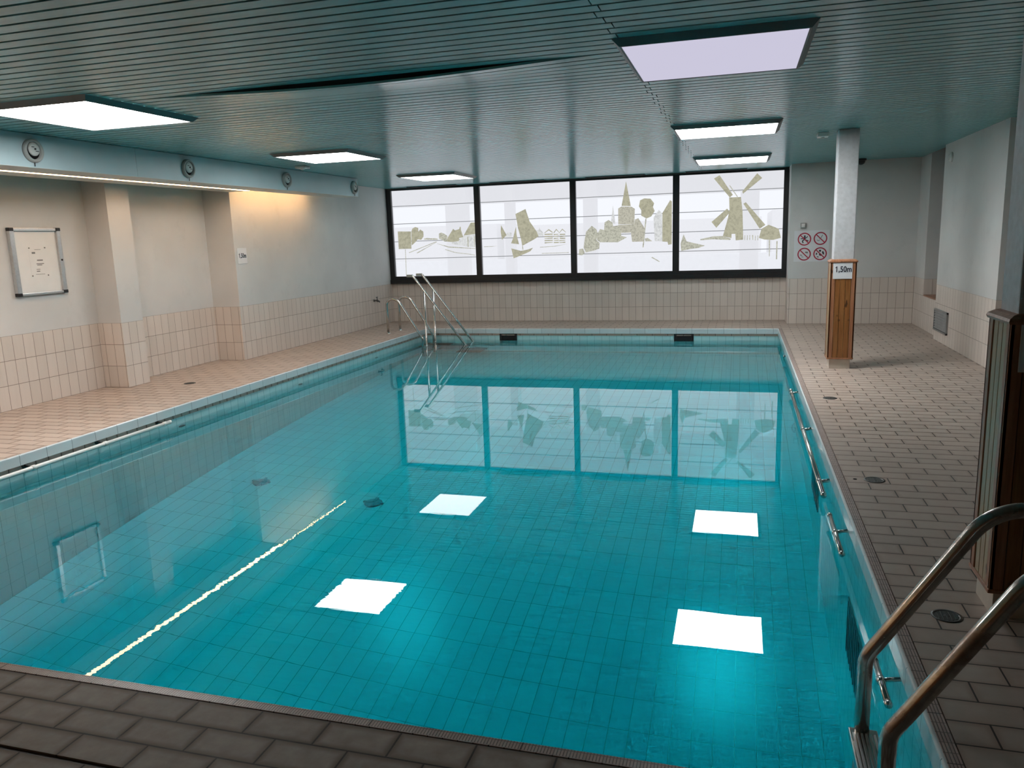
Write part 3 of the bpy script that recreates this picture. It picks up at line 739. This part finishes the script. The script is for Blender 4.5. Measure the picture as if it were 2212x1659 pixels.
# prohibition sign with four red ring symbols
t = thing('safety_sign', 'white sign with four red prohibition rings on the wall behind the far column', 'sign', (1.08, 13.298, 1.23))
obj('sheet', MB().box(.815, 1.335, 13.2965, 13.2995, .992, 1.475), M['plaque'], t)
def ring(cx, cz, r0, r1, y0, y1, n=40):
    m = MB(); vs = []
    for k in range(n):
        a = 2*PI*k/n; c, s = math.cos(a), math.sin(a)
        vs += [(cx+r0*c, y0, cz+r0*s), (cx+r1*c, y0, cz+r1*s), (cx+r1*c, y1, cz+r1*s), (cx+r0*c, y1, cz+r0*s)]
    fs = []
    for k in range(n):
        j = (k+1) % n
        for q in range(4): fs.append((k*4+q, j*4+q, j*4+(q+1)%4, k*4+(q+1)%4))
    m.add(vs, fs)
    w = .0075; d = r0*.99; s = math.sqrt(.5)                  # bar from upper left to lower right
    m.poly([(cx-d*s-w*s, cz+d*s-w*s), (cx-d*s+w*s, cz+d*s+w*s), (cx+d*s+w*s, cz-d*s+w*s), (cx+d*s-w*s, cz-d*s-w*s)], 'y', y0, y1)
    return m
def limb(m, pts, r, y0=13.2950, y1=13.2964):
    for a, b in zip(pts, pts[1:]):
        dx, dz = b[0]-a[0], b[1]-a[1]; L = math.hypot(dx, dz) or 1; nx, nz = -dz/L*r, dx/L*r
        m.poly([(a[0]+nx, a[1]+nz), (b[0]+nx, b[1]+nz), (b[0]-nx, b[1]-nz), (a[0]-nx, a[1]-nz)], 'y', y0, y1)
def disc(m, cx, cz, r, y0=13.2950, y1=13.2964): m.poly([(cx+r*math.cos(2*PI*k/16), cz+r*math.sin(2*PI*k/16)) for k in range(16)], 'y', y0, y1)
R0, R1 = .083, .100
spots = [(.967, 1.343), (1.203, 1.347), (.970, 1.109), (1.206, 1.110)]
for i, (cx, cz) in enumerate(spots):
    rg = obj('ring', ring(cx, cz, R0, R1, 13.2936, 13.2949), M['red'], t)
    m = MB()
    if i == 0:
        disc(m, cx+.004, cz+.045, .014); limb(m, [(cx+.002, cz+.03), (cx, cz-.01)], .015); limb(m, [(cx+.005, cz+.022), (cx+.03, cz+.018), (cx+.045, cz+.045)], .006)
        limb(m, [(cx-.005, cz+.02), (cx-.035, cz+.006), (cx-.055, cz+.01)], .006); limb(m, [(cx, cz-.005), (cx+.035, cz-.02), (cx+.06, cz-.03)], .007); limb(m, [(cx-.005, cz-.01), (cx-.03, cz-.025), (cx-.018, cz-.06)], .008)
    elif i == 1:
        limb(m, [(cx+.03, cz+.055), (cx+.01, cz+.01)], .005); limb(m, [(cx+.01, cz+.01), (cx-.012, cz-.012)], .004); limb(m, [(cx-.05, cz-.02), (cx-.03, cz-.035), (cx-.01, cz-.028)], .004)
    elif i == 2:
        limb(m, [(cx+.015, cz+.03), (cx+.055, cz+.022)], .012); limb(m, [(cx-.06, cz-.01), (cx-.03, cz-.02)], .006); limb(m, [(cx-.04, cz-.04), (cx-.01, cz-.045)], .004)
    else:
        disc(m, cx-.002, cz+.046, .016); limb(m, [(cx+.035, cz+.035), (cx+.05, cz), (cx+.045, cz-.01)], .011); limb(m, [(cx-.05, cz+.015), (cx-.055, cz-.015)], .008); limb(m, [(cx-.012, cz-.008), (cx+.02, cz-.022)], .014); limb(m, [(cx-.045, cz-.045), (cx-.02, cz-.052)], .006)
    obj('symbol', m, M['ink'] if i in (0, 3) else M['greyprint'], t)

# ------------------------------------------------------------------ notice board on the left wall
BW = -6.878; y0, y1, z0, z1 = 6.054, 6.655, 1.100, 1.766
t = thing('notice_board', 'aluminium framed notice board on the left wall under the duct', 'notice board', (BW, (y0+y1)/2, (z0+z1)/2))
obj('backing', MB().box(BW, BW+.016, y0+.02, y1-.02, z0+.02, z1-.02), M['paper'], t)
for a, b in ((y0, y0+.052), (y1-.046, y1)):
    obj('frame_rail', MB().bbox(BW, BW+.040, a, b, z0, z1, .006), M['alu'], t)
for a, b in ((z0, z0+.024), (z1-.030, z1)):
    obj('frame_rail', MB().bbox(BW, BW+.036, y0+.052, y1-.046, a, b, .004), M['alu'], t)
for yy in (y0, y1):
    for zz in (z0, z1):
        a, b = sorted((yy-(.004 if yy == y0 else -.004), yy+(.05 if yy == y0 else -.05))); c, d = sorted((zz-(.004 if zz == z0 else -.004), zz+(.03 if zz == z0 else -.03)))
        obj('corner_cap', MB().bbox(BW-.0, BW+.043, a, b, c, d, .006), M['black'], t)
obj('lock', MB().lathe([(.010,0),(.010,.004),(.006,.006),(0,.006)], (BW+.040, y1-.024, 1.44), 'x', 16), M['dark'], t)
P = BW+.016; sy0, sy1, sz0, sz1 = 6.262, 6.462, 1.285, 1.575
t = thing('paper_notice', 'white paper notice pinned inside the notice board', 'paper', (P, 6.36, 1.43))
obj('sheet', MB().box(P+.0005, P+.0015, sy0, sy1, sz0, sz1), M['paper'], t)
for yy, zz, L, h in ((6.33, 1.552, .075, .004), (6.295, 1.52, .04, .018), (6.345, 1.445, .07, .012), (6.333, 1.41, .09, .008), (6.340, 1.397, .06, .008), (6.325, 1.355, .045, .006), (6.325, 1.335, .04, .010), (6.31, 1.305, .11, .004)):
    obj('text_line', MB().box(P+.0015, P+.0018, yy, yy+L, zz-h/2, zz+h/2), M['greyprint'], t)
for yy in (sy0+.006, sy1-.006):
    for zz in (sz0+.006, sz1-.006): obj('pin', MB().lathe([(.006,0),(.007,.005),(0,.007)], (P+.0015, yy, zz), 'x', 12), M['greyprint'], t)

# ------------------------------------------------------------------ small fittings on walls, ceiling and deck
t = thing('wall_tap', 'small dark tap low on the tiles in the far left corner', 'tap', (-6.435, 13.06, .47))
obj('body', MB().lathe([(.022,0),(.022,.006),(.012,.012),(.012,.05),(.016,.055),(.016,.075),(0,.078)], (-6.435, 13.03, .47), 'x', 16), M['drain'], t)
obj('spout', MB().tube([(-6.375, 13.03, .47), (-6.33, 13.035, .465), (-6.325, 13.035, .435)], .009, .02, 10), M['drain'], t)
obj('lever', MB().tube([(-6.372, 13.03, .48), (-6.372, 13.03, .53)], .007, seg=8).box(-6.38, -6.364, 13.00, 13.06, .528, .538), M['drain'], t)
obj('spare_valve', MB().lathe([(.016,0),(.016,.02),(.008,.024),(.008,.04),(0,.042)], (-6.435, 13.17, .45), 'x', 14), M['drain'], t)

t = thing('wall_switch', 'small grey box on the wall above the prohibition sign', 'switch', (.941, 13.3, 1.557))
obj('box', MB().bbox(.900, .982, 13.262, 13.300, 1.515, 1.598, .005), M['grey_plastic'], t)
obj('button', MB().bbox(.916, .966, 13.256, 13.263, 1.530, 1.583, .002), M['white_plastic'], t)

t = thing('dome_camera', 'black dome camera on the ceiling behind the far column', 'camera', (1.70, 12.98, CEIL))
obj('base', MB().lathe([(.075,0),(.075,.022),(.066,.030)], (1.70, 12.98, CEIL), '-z', 28), M['black'], t)
obj('dome', MB().lathe([(.060,.028)]+[(.060*math.cos(a*PI/16), .03+.060*math.sin(a*PI/16)) for a in range(9)], (1.70, 12.98, CEIL), '-z', 28), M['black'], t)

t = thing('ceiling_sensor', 'small white box on the ceiling beside the far column', 'sensor', (.82, 9.22, CEIL))
obj('housing', MB().bbox(.765, .875, 9.16, 9.30, CEIL-.045, CEIL, .008), M['white_plastic'], t)
obj('lens', MB().lathe([(.02,0),(.018,.008),(0,.012)], (.82, 9.23, CEIL-.045), '-z', 16), M['grey_plastic'], t)
t = thing('ceiling_sensor', 'small white sensor on the ceiling beside the middle of the duct', 'sensor', (-5.40, 9.15, CEIL))
obj('housing', MB().bbox(-5.47, -5.33, 9.08, 9.22, CEIL-.03, CEIL, .008), M['white_plastic'], t)
obj('lens', MB().lathe([(.03,0),(.026,.012),(0,.018)], (-5.40, 9.15, CEIL-.03), '-z', 18), M['white_plastic'], t)

t = thing('round_alarm', 'round white device high on the projecting wall block', 'alarm', (2.5, 11.15, 2.32))
obj('housing', MB().lathe([(.062,0),(.062,.016),(.05,.028),(.02,.032),(0,.032)], (2.5, 11.15, 2.32), '-x', 28), M['white_plastic'], t)
obj('grille_ring', MB().lathe([(.038,.029),(.036,.034),(.028,.034),(.026,.030)], (2.5, 11.15, 2.32), '-x', 28), M['soffit'], t)

t = thing('air_grille', 'grey louvred grille low in the tiles of the projecting wall block', 'grille', (2.5, 11.12, .275))
y0, y1, z0, z1 = 10.78, 11.455, .135, .415
m = MB(); m.box(2.478, 2.5, y0, y1, z0, z0+.02).box(2.478, 2.5, y0, y1, z1-.02, z1).box(2.478, 2.5, y0, y0+.02, z0, z1).box(2.478, 2.5, y1-.02, y1, z0, z1)
obj('frame', m, M['grille'], t); obj('back', MB().box(2.494, 2.4995, y0+.02, y1-.02, z0+.02, z1-.02), M['dark'], t)
for k in range(7):
    z = z0+.03+k*.034; m = MB(); m.add([(2.479, y0+.02, z), (2.479, y1-.02, z), (2.494, y1-.02, z+.03), (2.494, y0+.02, z+.03), (2.481, y0+.02, z-.002), (2.481, y1-.02, z-.002), (2.496, y1-.02, z+.028), (2.496, y0+.02, z+.028)], [(0,1,2,3), (7,6,5,4), (0,4,5,1), (2,6,7,3), (1,5,6,2), (3,7,4,0)])
    obj('louvre', m, M['grille'], t)

def drain(x, y, r, label):
    t = thing('floor_drain', label, 'drain', (x, y, 0), 'round drains in the deck')
    obj('rim', MB().lathe([(r,0),(r,.002),(r*.8,.003),(r*.78,.0015)], (x, y, 0), 'z', 32), M['drain'], t)
    m = MB().lathe([(r*.78,.0012),(0,.0016)], (x, y, 0), 'z', 32)
    obj('cover', m, M['black'], t)
    b = MB()
    for k in range(-2, 3): h = math.sqrt(max(0, (r*.7)**2-(k*r*.26)**2)); b.box(x+k*r*.26-.003, x+k*r*.26+.003, y-h, y+h, .001, .0028)
    obj('bar', b, M['drain'], t)
drain(.80, 3.16, .056, 'dark round floor drain beside the shaded near column')
drain(.803, 4.92, .060, 'dark round floor drain in the middle of the right deck')
drain(.799, 7.36, .060, 'dark round floor drain nearest the far column')
drain(-6.012, 7.36, .065, 'faint round floor drain on the left deck by the first pier')
t = obj('floor_plug', MB().lathe([(.011,0),(.011,.002),(0,.003)], (.694, 4.917, 0), 'z', 16), M['dark']); tag(t, 'tiny black plug in the deck between pool edge and middle drain', 'plug')

# ------------------------------------------------------------------ ladders, steps and grab rails
def ladder(label, sgn, xv, zb, ztop, xp, ys, mat, r, treads, xt):
    t = thing('pool_ladder', label, 'pool ladder', (xv, sum(ys)/2, 0), 'steel pool ladders')
    sl = 1.6; x2 = xv + sgn*(ztop-zb)/sl
    for y in ys:
        rl = obj('rail', MB().tube([(xv, y, -1.35), (xv, y, zb), (x2, y, ztop), (xp, y, ztop), (xp, y, .001)], r, [0, .10, .17, .10, 0], 18, 10), mat, t)
        obj('foot_flange', MB().lathe([(r*2.1,0),(r*2.1,.006),(r*1.25,.012),(r*1.02,.03)], (xp, y, 0), 'z', 24), M['steel'], rl)
    for z in treads:
        m = MB().bbox(xt[0], xt[1], ys[0]-.002, ys[1]+.002, z-.03, z, .004)
        tr = obj('tread', m, M['steel'], t)
        rb = MB(); n = 6
        for k in range(n):
            xx = xt[0]+.012+(xt[1]-xt[0]-.024)*k/(n-1); rb.box(xx-.003, xx+.003, ys[0]+.028, ys[1]-.028, z-.001, z+.003)
        obj('tread_rib', rb, M['alu'], tr)
    return t
ladder('worn chrome ladder handrails at the near right corner of the pool', 1, .402, .175, .685, 1.075, (2.05, 2.45), M['worn_chrome'], .0225, (-.075, -.35, -.63, -.91), (.362, .448))
ladder('steel ladder with looped rails at the far left of the pool', -1, -5.045, -.085, .575, -5.66, (11.92, 12.404), M['steel'], .0215, (-.36, -.64, -.92), (-5.09, -5.0))

t = thing('pool_steps', 'steep straight steel handrails with submerged steps in the far left pool corner', 'pool steps', (-4.6, 12.2, 0))
for y in (12.0, 12.4):
    rl = obj('handrail', MB().tube([(-5.29, y, .948), (-5.195, y, .953), (-4.325, y, -.19), (-3.95, y, -.68)], .019, [0, .02, 0, 0], 14, 5), M['steel'], t)
    obj('end_cap', MB().bbox(-5.30, -5.20, y-.024, y+.024, .932, .975, .006), M['grey_plastic'], rl)
    obj('post', MB().tube([(-5.005, y, .70), (-5.02, y, -1.4)], .019, 0, 14), M['steel'], t)
for k, z in enumerate((-.40, -.66, -.92)):
    x0 = -5.15+k*.33; obj('tread', MB().bbox(x0, x0+.42 if k else x0+.46, 11.96, 12.44, z-.04, z, .006), M['drain'], t)

def grab_rail(label, x, xw, z, ya, yb, brackets, mat, r, wallmat):
    t = thing('grab_rail', label, 'grab rail', (x, (ya+yb)/2, z), 'grab rails along the pool sides')
    obj('tube', MB().tube([(x, ya, z), (x, yb, z)], r, 0, 16), mat, t)
    for y in (ya, yb): obj('end_cap', MB().lathe([(r*1.15,-.012),(r*1.15,.008),(r*.7,.014),(0,.015)], (x, y, z), 'y' if y == yb else '-y', 16), mat, t)
    for y in brackets:
        s = 1 if xw > x else -1
        b = obj('bracket', MB().tube([(x, y, z), (x+s*.02, y, z+.006), (xw, y, z+.02)], r*.7, .01, 12), wallmat, t)
        obj('rosette', MB().lathe([(r*2.0,0),(r*1.9,.008),(r*.8,.014)], (xw, y, z+.02), 'x' if s < 0 else '-x', 18), wallmat, b)
        obj('collar', MB().lathe([(r*1.02,-.016),(r*1.3,-.014),(r*1.3,.014),(r*1.02,.016)], (x, y, z), 'y', 16), mat, t)
grab_rail('white grab rail along the left pool wall just above the water', -5.20, BX0, -.112, 2.3, 6.03, (2.4, 3.1, 3.8, 4.51, 5.23, 5.96), M['white_plastic'], .0165, M['drain'])
grab_rail('long chrome grab rail along the far half of the right pool wall', .527, BX1, -.132, 4.98, 8.35, (5.25, 6.66, 8.20), M['steel'], .0165, M['steel'])
grab_rail('short chrome grab bar on the right pool wall beside the middle drain', .527, BX1, -.135, 4.05, 4.62, (4.35,), M['steel'], .013, M['steel'])
grab_rail('short chrome grab bar just beyond the worn ladder handrails', .527, BX1, -.14, 2.72, 3.02, (2.87,), M['steel'], .012, M['steel'])
m = MB().tube([(.575, 10.6, -.12), (BX1, 10.6, -.11)], .012, 0, 12); m.lathe([(.02,-.0),(.02,.012),(0,.014)], (.575, 10.6, -.12), '-x', 14)
tag(obj('rope_hook', m, M['steel']), 'small chrome hook on the far right pool wall near the corner', 'hook')

# ------------------------------------------------------------------ world, camera, colour
wd = bpy.data.worlds.new('sky'); SC.world = wd; wd.use_nodes = True
bg = wd.node_tree.nodes['Background']; bg.inputs[0].default_value = (.88,.93,1,1); bg.inputs[1].default_value = 1.08
cam = bpy.data.cameras.new('camera'); co = bpy.data.objects.new('camera', cam); COL.objects.link(co)
cam.sensor_width = 36; cam.lens = 1680.443/2212*36; cam.clip_start = .02
Fv = Vector((-.27862637,.94274729,-.18328911)); Rv = Vector((.96019642,.27737257,-.03297419)); Uv = Vector((-.01975305,.18518102,.98250588))
mt = Matrix((Rv, Uv, -Fv)).transposed().to_4x4(); mt.translation = Vector((0,0,1.5)); co.matrix_world = mt
SC.camera = co
SC.view_settings.view_transform = 'Standard'; SC.view_settings.look = 'None'; SC.view_settings.gamma = 1; SC.view_settings.use_curve_mapping = False
SC.view_settings.exposure = 0.0
cy = SC.cycles
cy.max_bounces = 7; cy.diffuse_bounces = 3; cy.glossy_bounces = 4; cy.transmission_bounces = 6; cy.transparent_max_bounces = 8; cy.volume_bounces = 0
cy.caustics_refractive = True; cy.caustics_reflective = False; cy.sample_clamp_indirect = 12.0
cy.use_denoising = True
cy.use_adaptive_sampling = True; cy.adaptive_threshold = .15
